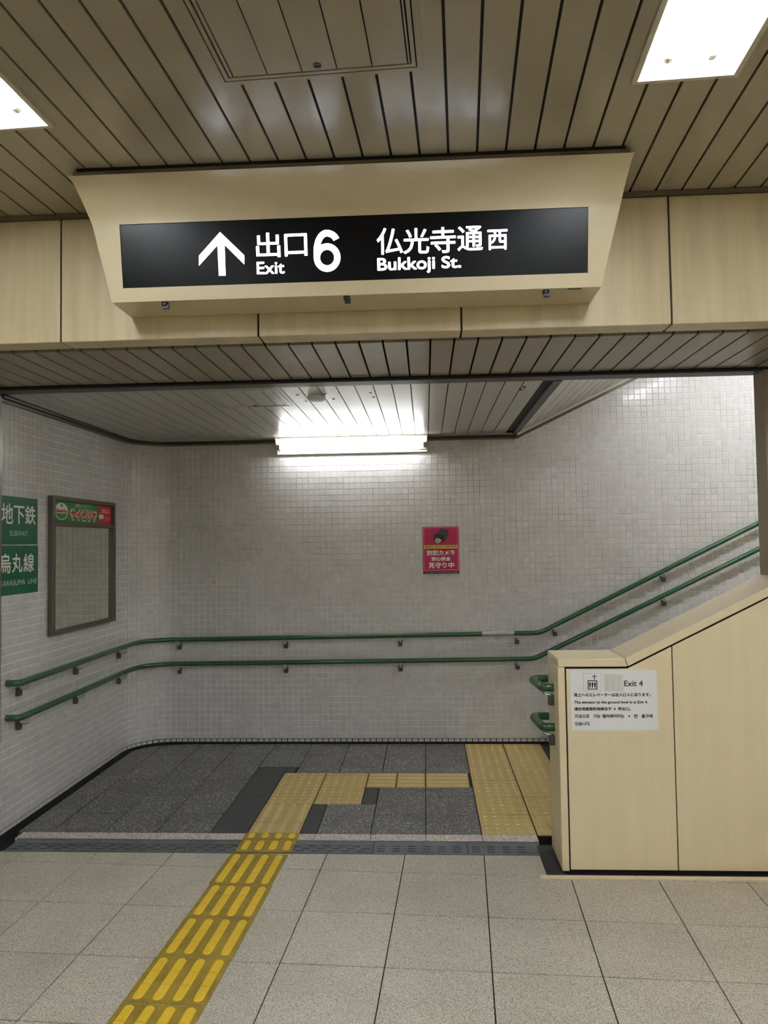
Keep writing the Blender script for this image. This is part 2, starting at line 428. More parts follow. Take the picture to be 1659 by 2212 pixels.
for (xa, ya), (xb, yb) in zip(path[:-1], path[1:]): b.add([(xa-.004, ya, -.05), (xb-.004, yb+.004, -.05), (xb-.004, yb+.004, .042), (xa-.004, ya, .042)], [(3, 2, 1, 0)])
b.build('wall_foot', 'base_dark', wl)
MB().box(-2.04, 3.9, YW+.001, YW+.02, -.05, .042).build('wall_foot', 'base_dark', wb)

# ---- beam face panels
beam = thing('wall_beam', (0, YF, ZS), kind='structure')
J = [-1.514-.838*2, -1.514-.838, -1.514, -.677, .16, 1.001, 1.839, 2.677, 3.515]
J = [RX0]+J+[RX1]
for a, c in zip(J[:-1], J[1:]):
    if c-a < .05: continue
    MB().prism([(YF, 2.972), (YF, 2.449), (3.178, 2.449), (3.178, 2.459), (YF+.012, 2.459), (YF+.012, 2.972)], a+.0035, c-.0035, 'x').build('beam_panel', 'cream_panel', beam, bevel=.004)
MB().box(RX0, RX1, YF+.014, 3.17, 2.462, 3.2).build('beam_core', 'groove_dark', beam)
MB().box(RX0, RX1, 3.17, 3.87, 2.475, 3.2).build('beam_core', 'groove_black', beam)
trm = MB().box(RX0, RX1, YF-.012, YF+.012, 2.974, 2.990).build('trim_3', 'trim_brown'); tag(trm, kind='structure')
# ---- ceilings made of long metal strips
def strips(root, mat, mapf, us, va, vb, z0, z1, rects=(), gap=.0045, name='ceiling_strip'):
    """us: strip boundaries; va,vb: functions of u; mapf(u,v)->(x,y)"""
    for ua, ub in zip(us[:-1], us[1:]):
        ua, ub = ua+gap, ub-gap
        if ub-ua < .02: continue
        m = MB(); br = sorted({ua, ub} | {e for r in rects for e in r[:2] if ua < e < ub})
        for a, c in zip(br[:-1], br[1:]):
            mid = (a+c)/2; iv = []
            lo = va(mid)
            for r in sorted((r for r in rects if r[0] < mid < r[1]), key=lambda r: r[2]):
                if r[2] > lo: iv.append((lo, r[2], False))
                lo = max(lo, r[3])
            if lo < vb(mid): iv.append((lo, None, True))
            for l, h, end in iv:
                la, lc = (l, l) if l != va(mid) else (va(a), va(c))
                ha, hc = (vb(a), vb(c)) if end else (h, h)
                m.prism([mapf(a, la), mapf(c, lc), mapf(c, hc), mapf(a, ha)], z0, z1)
        if m.f: m.build(name, mat, root)
LU, LW_, LL = (.6995, -1.4785, 2.8775), .1575, 1.253
lampv = (2.343, -.06, -3.06)  # last row is unseen, added to throw light onto the left wall
lampr = [(u-LW_+.012, u+LW_-.012, v-LL+.012, v-.012) for u in LU for v in lampv]
hatch = (-.705, -.089, 1.583, 2.197)
ceil = thing('ceiling', (0, 1, ZC), kind='structure')
us = [-.024+.1032*k for k in range(-36, 38)]
hr = (hatch[0]+.01, hatch[1]-.01, hatch[2]+.01, hatch[3]-.01)
strips(ceil, 'ceiling_strip', uv, us, lambda u: (RY0+SD*u)/CD, lambda u: (YF-.002+SD*u)/CD, ZC, ZC+.012, lampr+[hr])
strips(ceil, 'groove_dark', uv, [us[0], us[-1]], lambda u: (RY0+SD*u)/CD, lambda u: (YF+SD*u)/CD, ZC+.013, ZC+.016, lampr, name='ceiling_backing')
sof = thing('ceiling_soffit', (0, 3.5, ZS), kind='structure')
us2 = [.034+.1017*k for k in range(-37, 37)]
idm = lambda u, v: (u, v)
strips(sof, 'soffit_strip', idm, us2, lambda u: 3.205, lambda u: 3.866, ZS, ZS+.012)
lc = thing('ceiling_landing', (-.8, 5, ZS), kind='structure')
h2 = (-1.262, -.808, 4.10, 4.612)
us3 = [-2.31] + [.034+.1017*k for k in range(-22, 7)]
strips(lc, 'landing_strip', idm, us3, lambda u: 4.058, lambda u: 6.05, ZS, ZS+.010, [(h2[0]+.01, h2[1]-.01, h2[2]+.01, h2[3]-.01)], gap=.0028)
MB().box(-2.4, .70, 4.05, 6.1, ZS+.012, ZS+.03).build('ceiling_backing', 'groove_dark', lc)
for x, y in ((-.72, 4.28), (-.70, 4.47), (-.56, 4.27), (-.53, 4.43), (-.30, 4.27), (-.29, 4.40), (.56, 4.20), (.562, 4.235), (.545, 4.27), (.55, 4.30)):
    MB().disc((x, y, ZS-.0015), .008, .002).build('bolt_hole', 'groove_black', lc)
sl = thing('ceiling_stairwell', (2, 5, 3.2), kind='structure')
ang = math.atan(.477); XS0, ZS0 = .735, ZS
for k in range(0, 56):
    a, c = .02+k*.1017+.003, .02+(k+1)*.1017-.003
    pr = [(XS0+math.cos(ang)*q-math.sin(ang)*h, ZS0+math.sin(ang)*q+math.cos(ang)*h) for q, h in ((a, 0), (c, 0), (c, .01), (a, .01))]
    MB().prism(pr, 4.058, 6.06, 'y').build('ceiling_strip', 'landing_strip', sl)
pr = [(XS0+math.cos(ang)*q-math.sin(ang)*h, ZS0+math.sin(ang)*q+math.cos(ang)*h) for q, h in ((-.02, .014), (5.8, .014), (5.8, .03), (-.02, .03))]
MB().prism(pr, 4.05, 6.1, 'y').build('ceiling_backing', 'groove_dark', sl)
MB().box(.70, .736, 4.058, 6.06, ZS-.006, ZS+.02).build('knee_trim', 'trim_metal', sl)
# cove trims along the landing ceiling
def sweep(pts, prof, closed=False):
    """plan polyline pts with inward normals to the right of travel; prof: (offset into room, z)"""
    m = MB(); n = len(pts); k = len(prof)
    for i in range(n):
        t = Vector((pts[min(i+1, n-1)][0]-pts[max(i-1, 0)][0], pts[min(i+1, n-1)][1]-pts[max(i-1, 0)][1])).normalized()
        nn = (t.y, -t.x)
        m.v += [(pts[i][0]+nn[0]*o, pts[i][1]+nn[1]*o, z) for o, z in prof]
    for i in range(n-1):
        for j in range(k-1):
            a = i*k+j; m.f.append((a, a+1, a+1+k, a+k))
    return m
tp = [(XW, 4.06)] + path[1:] + [(.735, YW)]
tr = thing('trim_4', (XW, 5, 2.42), kind='structure')
sweep(tp, [(.004, 2.408), (.022, 2.408), (.026, 2.422), (.018, 2.426)]).build('cove_lip', 'trim_metal', tr)
sweep(tp, [(.018, 2.426), (.034, 2.430), (.036, 2.446), (.060, 2.446)]).build('cove_channel', 'steel_dark', tr)
sweep(tp, [(.052, 2.443), (.056, 2.439), (.085, 2.4425), (.085, 2.447)]).build('cove_edge', 'landing_strip', tr)
for (o0, z0, o1, z1, mt, nm) in ((.0, -.035, .03, -.015, 'trim_metal', 'cove_lip'), (.0, -.015, .045, .004, 'lamp_frame', 'cove_channel')):
    m = MB(); ca, sa = math.cos(ang), math.sin(ang)
    q = lambda s, h: (XS0+ca*s-sa*h, ZS0+sa*s+ca*h)
    for yy in (YW-o0-.003, YW-o1): pass
    P = [q(-.0, z0), q(3.2, z0), q(3.2, z1), q(-.0, z1)]
    m.prism(P, YW-o1, YW-o0-.003, 'y'); m.build(nm, mt, tr)
# ---- shutter slot over the entrance
sh = thing('trim_5', (0, 3.95, ZS), kind='structure')
MB().box(-2.6, 1.9, 3.866, 3.874, ZS-.012, ZS+.1).build('slot_edge', 'groove_black', sh)
MB().box(RX0, RX1, 3.87, 3.94, ZS+.09, ZS+.12).build('slot_back', 'groove_black', sh)
MB().box(RX0, RX1, 3.935, 4.0, ZS-.006, ZS+.2).build('slot_bar', 'steel_dark', sh)
MB().box(RX0, RX1, 4.004, 4.056, ZS-.002, ZS+.2).build('slot_bar', 'trim_metal', sh)
MB().box(RX0, RX1, 3.93, 4.05, ZS+.2, 5.2).build('header_wall', 'wall_cream', sh)
# ---- jambs
jl = thing('wall_jamb_left', (-2.4, 3.97, 0), kind='structure')
MB().box(-2.40, -2.335, 3.95, 4.062, -.02, ZS-.004).build('guide_channel', 'jamb_steel', jl)
MB().box(RX0, -2.40, 3.95, 4.10, -.02, ZS+.02).build('wall_face', 'wall_cream', jl)
jr = thing('wall_jamb_right', (1.75, 3.98, 1.4), kind='structure')
pt_ = lambda x: 1.02+.49*(x-.951)
MB().prism([(1.731, pt_(1.731)-.01), (RX1, pt_(RX1)-.01), (RX1, ZS), (1.731, ZS)] if pt_(RX1) < ZS else [(1.731, pt_(1.731)-.01), (3.6, pt_(3.6)-.01), (3.6, ZS), (1.731, ZS)], 3.93, 4.048, 'y').build('wall_face', 'jamb_beige', jr)
# ---- enclosure of the hall and stairwell, out of view
enc = tag(MB().box(RX0-.1, RX0, RY0, 3.95, -.02, 3.1).build('wall_hall_left', 'wall_cream'), kind='structure')
enc = tag(MB().box(RX1, 6.0, 3.93, 4.05, -.02, 5.2).build('wall_stair_side', 'wall_cream'), kind='structure')
enc = tag(MB().box(6.0, 6.1, 4.05, 6.1, -.02, 5.4).build('wall_stair_end', 'wall_cream'), kind='structure')
enc = tag(MB().box(RX1, RX1+.1, RY0, 3.93, -.02, 4.4).build('wall_hall_right', 'wall_cream'), kind='structure')
enc = tag(MB().box(RX0, RX1, RY0-.1, RY0, -.02, 3.1).build('wall_hall_rear', 'wall_cream'), kind='structure')
# ---- stairs
st = thing('stairs', (.95, 5.1, 0), kind='structure')
for k in range(15):
    MB().box(.95+k*.327, 6.0, 4.056, 6.08, k*.16-.02, (k+1)*.16).build('stair_step', 'step_stone', st, bevel=.006)

# ---- parapet
par = thing('wall_parapet', (.8, 3.9, 0), kind='structure')
ct = lambda x: 1.016+.49*(x-.951); cg = lambda x: .973+.49*(x-.962)
XE = 3.0
MB().prism([(.66, -.03), (XE, -.03), (XE, cg(XE)), (.962, .968), (.66, .968)], 3.757, 4.04, 'y').build('core', 'groove_black', par)
MB().prism([(.628, .9755), (.962, .9755), (.951, 1.016), (.628, 1.016)], 3.745, 4.05, 'y').build('coping', 'parapet_panel', par, bevel=.006, seg=3)
MB().prism([(.9635, .9765), (XE, cg(XE)+.003), (XE, ct(XE)), (.9525, 1.0165)], 3.745, 4.05, 'y').build('coping', 'parapet_panel', par, bevel=.006, seg=3)
MB().box(.628, .6625, 3.745, 4.05, .004, .9748).build('end_post', 'parapet_panel', par, bevel=.005, seg=3)
for a, c in ((.669, 1.1725), (1.1775, 1.68), (1.685, 2.19), (2.195, 2.7), (2.705, XE)):
    P = [(a, .012), (c, .012), (c, (cg(c)-.006) if c > .962 else .967), (a, (cg(a)-.006) if a > .962 else .967)]
    if a < .962 < c: P = P[:3] + [(.962, .967)] + P[3:]
    MB().prism(P, 3.7465, 3.757, 'y').build('face_panel', 'parapet_panel', par, bevel=.002)
MB().prism([(.67, .0), (XE, .0), (XE, cg(XE)-.01), (.962, .965), (.67, .965)], 4.04, 4.049, 'y').build('rear_panel', 'parapet_panel', par)

# ================================================================== THINGS
# ---- exit sign box
sg = thing('exit_sign', (-.27, 3.0, 2.54), 'cream light box sign with glowing white arrow and exit lettering on black, hung from ceiling', 'sign')
rows = [(2.543, 2.865, -1.209, .677), (2.5954, 2.857, -1.219, .689), (2.8328, 2.8215, -1.268, .745), (2.86, 2.815, -1.277, .751), (2.885, 2.803, -1.285, .755), (2.91, 2.785, -1.291, .759), (2.93, 2.765, -1.296, .762), (2.947, 2.742, -1.299, .764), (2.959, 2.716, -1.301, .765), (2.965, 2.69, -1.303, .766)]
PX0, PX1 = -1.161, .627
b = MB(); V = []
for z, y, xl, xr in rows:
    for x in (xl, PX0, PX1, xr): V.append((x, y, z))
nr = len(rows)
for z, y, xl, xr in rows: V += [(xl, 3.062, z), (xr, 3.062, z)]
F = []
for i in range(nr-1):
    for j in range(3):
        if i == 1 and j == 1: continue
        a = i*4+j; F.append((a, a+1, a+5, a+4))
    bl, br = nr*4+2*i, nr*4+2*i+1
    F.append((i*4, (i+1)*4, bl+2, bl)); F.append((i*4+3, br, br+2, (i+1)*4+3))
F.append((0, nr*4, nr*4+1, 3, 2, 1)); k = (nr-1)*4; F.append((k, k+1, k+2, k+3, nr*4+2*nr-1, nr*4+2*nr-2))
b.add(V, F); o = b.build('housing', 'sign_housing', sg, smooth='auto')
SB = Board((0, 2.865, 2.543), (1, 0, 0), (0, -.15, 1))
b = MB(); x0, x1, ya, yb = PX0, PX1, .053, .2932
for q in ((x0-.004, x0, ya, yb), (x1, x1+.004, ya, yb), (x0, x1, ya-.004, ya), (x0, x1, yb, yb+.004)): b.box(*q, -.006, 0)
b.build('face_rim', 'knob_black', sg, mw=SB.m)
MB().box(x0, x1, ya, yb, -.012, -.004).build('black_face', 'sign_black', sg, mw=SB.m)
LF = -.0032
SB.poly('arrow', [(-.7701, .2525), (-.8566, .1667), (-.8585, .1286), (-.7823, .2028), (-.7822, .0890), (-.7555, .0885), (-.7541, .2032), (-.6806, .1278), (-.6791, .1621)], 'sign_white', sg, LF, .0003)
for ch, cx, cy, w_, h_ in (('出', -.5856, .1971, .0944, .0928), ('口', -.4783, .1942, .0880, .0841), ('仏', -.1178, .1953, .1, .0985), ('光', -.0176, .1926, .0985, .0945), ('寺', .0844, .1923, .0975, .0955), ('通', .1868, .1948, .0965, .0915), ('西', .2896, .1866, .0755, .0751)):
    SB.text('kanji', ch, cx, cy, w_, h_, 'sign_white', sg, .0014, LF)
SB.text('exit_word', 'Exit', -.5789, .1123, .1085, .0475, 'sign_white', sg, .0013, LF)
def stroke(pts, wd):
    m = MB(); n_ = len(pts); L_ = []
    for i in range(n_):
        tx, ty = pts[min(i+1, n_-1)][0]-pts[max(i-1, 0)][0], pts[min(i+1, n_-1)][1]-pts[max(i-1, 0)][1]; q = math.hypot(tx, ty)
        m.v += [(pts[i][0]-ty/q*wd/2, pts[i][1]+tx/q*wd/2, 0), (pts[i][0]+ty/q*wd/2, pts[i][1]-tx/q*wd/2, 0)]
    for i in range(n_-1): m.f.append((2*i+1, 2*i+3, 2*i+2, 2*i))
    return m
wd6, hw6, hh6 = .0245, .1031/2-.01225, .1561/2-.01225
six = [(hw6*math.cos(math.radians(d))*1.0, hh6-.036+.036*math.sin(math.radians(d))) for d in range(18, 100, 9)]
six += [(-hw6*math.sin(math.radians(d)), hh6-.070+.070*math.cos(math.radians(d))) for d in range(12, 91, 8)]
six += [(hw6*math.cos(math.radians(d)), -hh6+.041+.041*math.sin(math.radians(d))) for d in range(180, 541, 10)]
stroke(six, wd6).build('exit_number', 'sign_white', sg, mw=SB.m @ Matrix.Translation((-.3591, .1676, LF)))
SB.text('street_name', 'Bukkoji', -.0570, .1035, .2206, .0620, 'sign_white', sg, .0017, LF); SB.text('street_name', 'St.', .1149, .1105, .0750, .0460, 'sign_white', sg, .0017, LF)
MB().box(-1.27, .735, 2.69, 2.775, 2.9815, 2.9915).build('gap_shade', 'groove_black', sg)  # black strip standing in for the shadow between top rail and ceiling
b = MB().box(-1.285, .752, 2.694, 2.765, 2.966, 2.981); b.build('top_rail', 'trim_brown', sg)
for x in (-1.1, -.69, -.02, .55): MB().box(x-.045, x+.045, 2.691, 2.6945, 2.967, 2.974).build('hinge', 'trim_metal', sg)
for x in (-1.004, -.289, .473):
    m = MB(); m.disc((x, 2.885, 2.53), .013, .014, seg=10); m.box(x-.008, x+.014, 2.878, 2.892, 2.518, 2.533); m.build('latch', 'knob_black', sg)
MB().box(.555, .605, 2.872, 2.884, 2.5415, 2.543).build('sticker', 'green_sticker', sg)

# ---- recessed ceiling lamps
def troffer(u, v, label):
    r = thing('ceiling_lamp', (*uv(u, v-LL/2), ZC), label, 'lamp', 'recessed twin-tube lamps in the concourse ceiling')
    mw = Matrix(((CD, SD, 0, 0), (-SD, CD, 0, 0), (0, 0, 1, 0), (0, 0, 0, 1))) @ Matrix.Translation((u, v-LL/2, ZC))
    hw, hl = LW_, LL/2; z0 = -.008
    b = MB(); o = [(-hw, -hl), (hw, -hl), (hw, hl), (-hw, hl)]; i_ = [(x*(hw-.016)/hw, y*(hl-.014)/hl) for x, y in o]
    b.v = [(x, y, z0) for x, y in o] + [(x, y, z0) for x, y in i_] + [(x, y, .004) for x, y in o] + [(x, y, .004) for x, y in i_]
    for k in range(4):
        n_ = (k+1) % 4; b.f += [(n_, k, 4+k, 4+n_), (k, n_, 8+n_, 8+k), (4+n_, 4+k, 12+k, 12+n_)]
    b.build('frame', 'lamp_frame', r, mw=mw)
    b = MB(); t_ = [(x*(hw-.045)/hw, y*(hl-.075)/hl) for x, y in o]
    b.v = [(x, y, .004) for x, y in i_] + [(x, y, .075) for x, y in t_]
    b.f = [(4, 5, 6, 7)] + [(k, 4+k, 4+(k+1) % 4, (k+1) % 4) for k in range(4)]
    b.build('tray', 'lamp_white', r, mw=mw)
    for x in (-.062, .062):
        L2 = hl-.082
        MB().tube([(x, -L2, .030), (x, L2, .030)], .0145, 12).build('tube', 'tube_hall', r, smooth='auto', mw=mw)
        for s in (-1, 1):
            m = MB(); m.tube([(x, s*L2, .030), (x, s*(L2+.022), .030)], .0165, 12); m.box(x-.012, x+.012, s*(L2+.011)-.011, s*(L2+.011)+.011, .03, .070); m.build('lamp_holder', 'lamp_frame', r, mw=mw)
    MB().box(.092, .094, .39, .43, .03, .05).build('sticker', 'sticker', r, mw=mw)
labs = {(0, 0): 'recessed ceiling lamp with two tubes beyond the hatch, at the stair side of the sign', (1, 0): 'recessed ceiling lamp cut by the picture edge, tube end just showing', (2, 0): 'recessed ceiling lamp out of view over the far concourse',
        (0, 1): 'recessed ceiling lamp just behind the viewpoint', (1, 1): 'recessed ceiling lamp behind the viewpoint over the yellow strip side', (2, 1): 'recessed ceiling lamp behind the viewpoint over the far concourse'}
for a, u in enumerate(LU):
    for c, v in enumerate(lampv):
        troffer(u, v, labs.get((a, c)) or 'unseen recessed ceiling lamp added %s the viewpoint, %s' % (('far behind', 'farthest behind')[c-2], ('over the parapet side', 'over the yellow strip side', 'over the far concourse')[a]))
# ---- ceiling hatches
def access(rect, z, mapf, label, mat, us, lock):
    r = thing('access_hatch', (*mapf((rect[0]+rect[1])/2, (rect[2]+rect[3])/2), z), label, 'hatch')
    u0_, u1_, v0_, v1_ = rect
    def ring(a, c, z0_, z1_, nm, mt):
        b = MB(); o = [(u0_+a, v0_+a), (u1_-a, v0_+a), (u1_-a, v1_-a), (u0_+a, v1_-a)]; n_ = [(u0_+c, v0_+c), (u1_-c, v0_+c), (u1_-c, v1_-c), (u0_+c, v1_-c)]
        b.v = [(*mapf(*p), z0_) for p in o] + [(*mapf(*p), z0_) for p in n_] + [(*mapf(*p), z1_) for p in o] + [(*mapf(*p), z1_) for p in n_]
        for k in range(4):
            q = (k+1) % 4; b.f += [(q, k, 4+k, 4+q), (k, q, 8+q, 8+k), (4+q, 4+k, 12+k, 12+q)]
        b.build(nm, mt, r)
    ring(0, .0165, z-.004, z+.012, 'frame', mat); ring(.0205, .032, z-.003, z+.012, 'frame_rim', mat)
    e = [u0_+.035] + [q for q in us if u0_+.04 < q < u1_-.04] + [u1_-.035]
    for a, c in zip(e[:-1], e[1:]):
        MB().prism([mapf(a+.002, v0_+.036), mapf(c-.002, v0_+.036), mapf(c-.002, v1_-.036), mapf(a+.002, v1_-.036)], z-.001, z+.010).build('hatch_strip', mat, r)
    MB().prism([mapf(u0_+.005, v0_+.005), mapf(u1_-.005, v0_+.005), mapf(u1_-.005, v1_-.005), mapf(u0_+.005, v1_-.005)], z+.0105, z+.0115).build('hatch_backing', 'groove_black', r)
    m = MB(); c = mapf(*lock); m.disc((c[0], c[1], z-.004), .0125, .004); m.build('lock', 'steel_dark', r)
    MB().box(c[0]-.008, c[0]+.008, c[1]-.0015, c[1]+.0015, z-.0048, z-.0038).build('lock_slot', 'groove_black', r)
access(hatch, ZC, uv, 'square metal access hatch with a round lock in the ceiling above the exit sign', 'ceiling_strip', [-.657+.1048*k for k in range(6)], (-.397, 2.138))
access(h2, ZS, idm, 'small metal access hatch in the white landing ceiling behind the shutter slot', 'landing_strip', [-1.205+.1017*k for k in range(5)], (-1.03, 4.57))
d = thing('ceiling_disc', (-.62, 4.35, ZS-.02), 'flat round grey disc fixture on the landing ceiling beside the small hatch', 'ceiling fixture')
MB().disc((-.62, 4.35, ZS-.022), .047, .022, seg=28).build('cover', 'disc_grey', d, bevel=.005)
MB().disc((-.62, 4.35, ZS-.012), .052, .012, seg=28).build('base_ring', 'disc_grey', d)
# ---- corner lamp on the back wall
lp = thing('wall_lamp', (-.58, 6.03, 2.32), 'long white single-tube lamp glowing along the top of the tiled back wall', 'lamp')
LX0, LX1 = -1.182, .022
MB().prism([(6.078, 2.443), (5.958, 2.443), (5.958, 2.434), (6.045, 2.330), (6.045, 2.318), (6.078, 2.318)], LX0, LX1, 'x').build('body', 'lamp_white', lp, bevel=.002)
for x in (LX0-.003, LX1): MB().prism([(6.079, 2.444), (5.952, 2.444), (5.952, 2.430), (6.040, 2.316), (6.079, 2.316)], x, x+.003, 'x').build('end_plate', 'lamp_white', lp)
MB().tube([(LX0+.035, 5.975, 2.365), (LX1-.035, 5.975, 2.365)], .0155, 14).build('tube', 'tube_wall', lp, smooth='auto')
for x, s in ((LX0+.006, 1), (LX1-.006, -1)):
    m = MB(); m.box(min(x, x+s*.024), max(x, x+s*.024), 5.962, 6.03, 2.348, 2.384); m.build('lamp_holder', 'holder_grey', lp, bevel=.003)
MB().box(LX1-.11, LX1-.075, 6.028, 6.032, 2.338, 2.352).build('sticker', 'sticker', lp); MB().box(LX1-.065, LX1-.01, 6.026, 6.031, 2.338, 2.356).build('sticker', 'sticker', lp)
MB().box(-.27, -.16, 5.945, 5.957, 2.438, 2.444).build('clip', 'lamp_white', lp)
# ---- lamp on the sloping stair ceiling, seen only as a reflection in the tiles, and an added fill lamp
ca, sa = math.cos(ang), math.sin(ang)
def stairlamp(s0, lab, tm):
    sp = thing('stair_lamp', (XS0+ca*s0, 4.78, ZS0+sa*s0), lab, 'lamp', 'tube lamps up the stairwell ceiling')
    smw = Matrix(((ca, 0, -sa, XS0), (0, 1, 0, 4.78), (sa, 0, ca, ZS0), (0, 0, 0, 1)))
    MB().box(s0, s0+1.24, -.11, .11, -.05, -.002).build('body', 'lamp_white', sp, mw=smw)
    for y in (-.06, .06): MB().tube([(s0+.02, y, -.075), (s0+1.22, y, -.075)], .0155, 12).build('tube', tm, sp, smooth='auto', mw=smw)
    for x in (s0+.01, s0+1.215): MB().box(x, x+.018, -.08, .08, -.092, -.05).build('lamp_holder', 'holder_grey', sp, mw=smw)
stairlamp(1.22, 'white tube lamp on the sloping stairwell ceiling, mirrored in the wall tiles', 'tube_stair')
stairlamp(3.5, 'unseen fill lamp added farther up the sloping stairwell ceiling', 'tube_stair_fill')  # out of view, added to brighten the landing and left wall
# ---- handrails on the tiled walls
def fillet(pts, rad, seg=7):
    out = [Vector(pts[0])]
    for i in range(1, len(pts)-1):
        p, a, c = Vector(pts[i]), Vector(pts[i-1]), Vector(pts[i+1]); d1 = (a-p).normalized(); d2 = (c-p).normalized()
        th = d1.angle(d2); r = rad[i] if isinstance(rad, dict) else rad
        L = min(r/math.tan(th/2), (a-p).length*.49, (c-p).length*.49)
        s, e = p+d1*L, p+d2*L
        for k in range(seg+1):
            t_ = k/seg; out.append((1-t_)**2*s + 2*t_*(1-t_)*p + t_*t_*e)
    out.append(Vector(pts[-1])); return out
XR, YR, RR = XW+.078, YW-.075, .0185
def wallrail(zl, zb0, zb1, xk, sl_, brz, label, tape):
    r = thing('handrail', (-.7, 6.0, 0), label, 'handrail', 'green handrails along the tiled walls')
    xe = 3.3
    pts = [(XW+.004, 4.16, zl), (XR, 4.16, zl), (XR, YR, zl+.004), (-1.5, YR, zb0), (xk, YR, zb1), (xe, YR, zb1+sl_*(xe-xk))]
    pts = fillet(pts, {1: .07, 2: .27, 3: .1, 4: .22}, 9)
    if tape:
        MB().tube([(.428, YR, zb0+(zb1-zb0)*(.428+1.5)/(xk+1.5)), (.676, YR, zb0+(zb1-zb0)*(.676+1.5)/(xk+1.5))], RR+.0008, 16, False).build('grey_tape', 'grey_tape', r, smooth=True)
    MB().tube(pts, RR, 16).build('rail', 'rail_green', r, smooth='auto')
    def br(px, py, n, z, tilt=0):
        mw = plane_mw((px, py, z), (-n[1], n[0], 0), (0, 0, 1))     # local z = n into room
        if tilt: mw = mw @ Matrix.Rotation(tilt, 4, 'Z')
        o = MB().box(-.0155, .0155, -.09, -.042, 0, .026).build('bracket', 'steel_dark', r, bevel=.003, mw=mw)
        m = MB(); m.tube(fillet([(0, -.047, .02), (0, -.047, .074), (0, -.012, .076)], .018, 5), .0095, 10); m.box(-.013, .013, -.0215, -.0165, .058, .092)
        m.build('bracket_arm', 'arm_grey', o, smooth='auto', mw=mw)
    for y in (4.267, 4.975, 5.685): br(XW+.003, y, (1, 0), zl)
    for x in (-2.0, -1.133, -.215, .706): br(x, YW-.003, (0, -1), zb0+(zb1-zb0)*max(0, x+1.5)/(xk+1.5))
    for x in ((.985, 1.835, 2.70) if tape else (1.835, 2.70)): br(x, YW-.003, (0, -1), zb1+sl_*(x-xk)+.004, -math.atan(sl_)*0+math.atan(.25))
wallrail(.836, .847, .874, .876, .489, 0, 'upper green wall handrail with a grey taped section before the stairs', True)
wallrail(.643, .653, .673, .828, .478, 0, 'lower green wall handrail running below the taped one', False)
# ---- handrail loops at the parapet end
for z, lab in ((.853, 'upper green handrail loop curling round the end of the cream parapet'), (.655, 'lower green handrail loop curling round the end of the cream parapet')):
    r = thing('handrail_loop', (.58, 4.0, z), lab, 'handrail', 'handrail loops at the parapet end')
    pts = fillet([(2.6, 4.128, z+.49*1.6), (1.0, 4.128, z), (.552, 4.128, z), (.572, 3.885, z), (.629, 3.885, z)], {1: .2, 2: .045, 3: .05}, 8)
    MB().tube(pts, .0205, 18).build('rail', 'rail_green', r, smooth='auto')
    o = MB().box(.600, .6285, 3.872, 3.898, z-.088, z-.036).build('bracket', 'steel_dark', r, bevel=.004)
    m = MB(); m.tube(fillet([(.612, 3.885, z-.038), (.585, 3.888, z-.034), (.572, 3.90, z-.018)], .01, 4), .006, 8); m.build('bracket_arm', 'steel', o, smooth='auto')

# ---- drain grating
dg = thing('drain_grating', (-.9, 4.03, 0), 'grey slotted metal drain grating crossing the floor at the entrance', 'drain')
MB().box(-2.3, .56, 3.942, 4.112, -.045, -.03).build('channel', 'groove_black', dg)
for fy in ((3.939, 3.947), (4.107, 4.115)): MB().box(-2.26, .556, *fy, -.03, .001).build('edge_bar', 'grating_steel', dg)
ge = [-2.25, -1.79, -1.29, -.80, -.30, .19, .552]
for gi, (a, c) in enumerate(zip(ge[:-1], ge[1:])):
    a, c = a+.0015, c-.0015; m = MB(); stag = gi < 4; ys_ = [3.9485, 3.974, 3.985, 4.006, 4.017, 4.038, 4.049, 4.1065] if not stag else [3.9485, 3.970, 3.982, 4.000, 4.012, 4.030, 4.042, 4.1065]
    for k in range(0, 8, 2): m.box(a, c, ys_[k], ys_[k+1], -.012, .0)
    for k, row in enumerate((1, 3, 5)):
        off = (.026*k if stag else 0); x = a + .022 + (off % .0785) - .0785*0; edges = [a]
        while x+.038 < c-.006: edges += [x, x+.038]; x += .0785
        edges.append(c)
        for q in range(0, len(edges), 2): m.box(edges[q], edges[q+1], ys_[row], ys_[row+1], -.012, -.0004)
    if stag:
        for q in range(4): m.box(a, c, ys_[2*q]+.004, ys_[2*q]+.010, 0, .002)
    m.build('grating_panel', 'grating_steel', dg)

# ---- tactile paving
def stadium(l, wd, n=6):
    r_ = wd/2; h = l/2-r_
    return [(r_*math.cos(math.pi*k/n), h+r_*math.sin(math.pi*k/n)) for k in range(n+1)] + [(r_*math.cos(math.pi+math.pi*k/n), -h+r_*math.sin(math.pi+math.pi*k/n)) for k in range(n+1)]
def bar_mesh(l, wd, hgt, cuts, mat, open_ends=(False, False)):
    full, top = stadium(l, wd), stadium(l-.008, wd-.008)
    m = MB(); e = [-1] + list(cuts) + [1]
    for a, c in zip(e[:-1], e[1:]):
        lo, hi = a*l/2 + (.0012 if a > -1 else 0), c*l/2 - (.0012 if c < 1 else 0)
        P = clip(clip(full, 0, 1, hi), 0, -1, -lo); Q = clip(clip(top, 0, 1, hi-(.0008 if c < 1 else 0)), 0, -1, -lo-(.0008 if a > -1 else 0))
        m.taper(P, Q, 0, hgt) if len(P) == len(Q) else m.prism(Q, 0, hgt)
    return m.mesh('raised_bar', mat)
yt = thing('tactile_path', (-.9, 3.3, .004), 'bright yellow tactile guide strip with raised bars crossing the concourse floor', 'tactile paving')
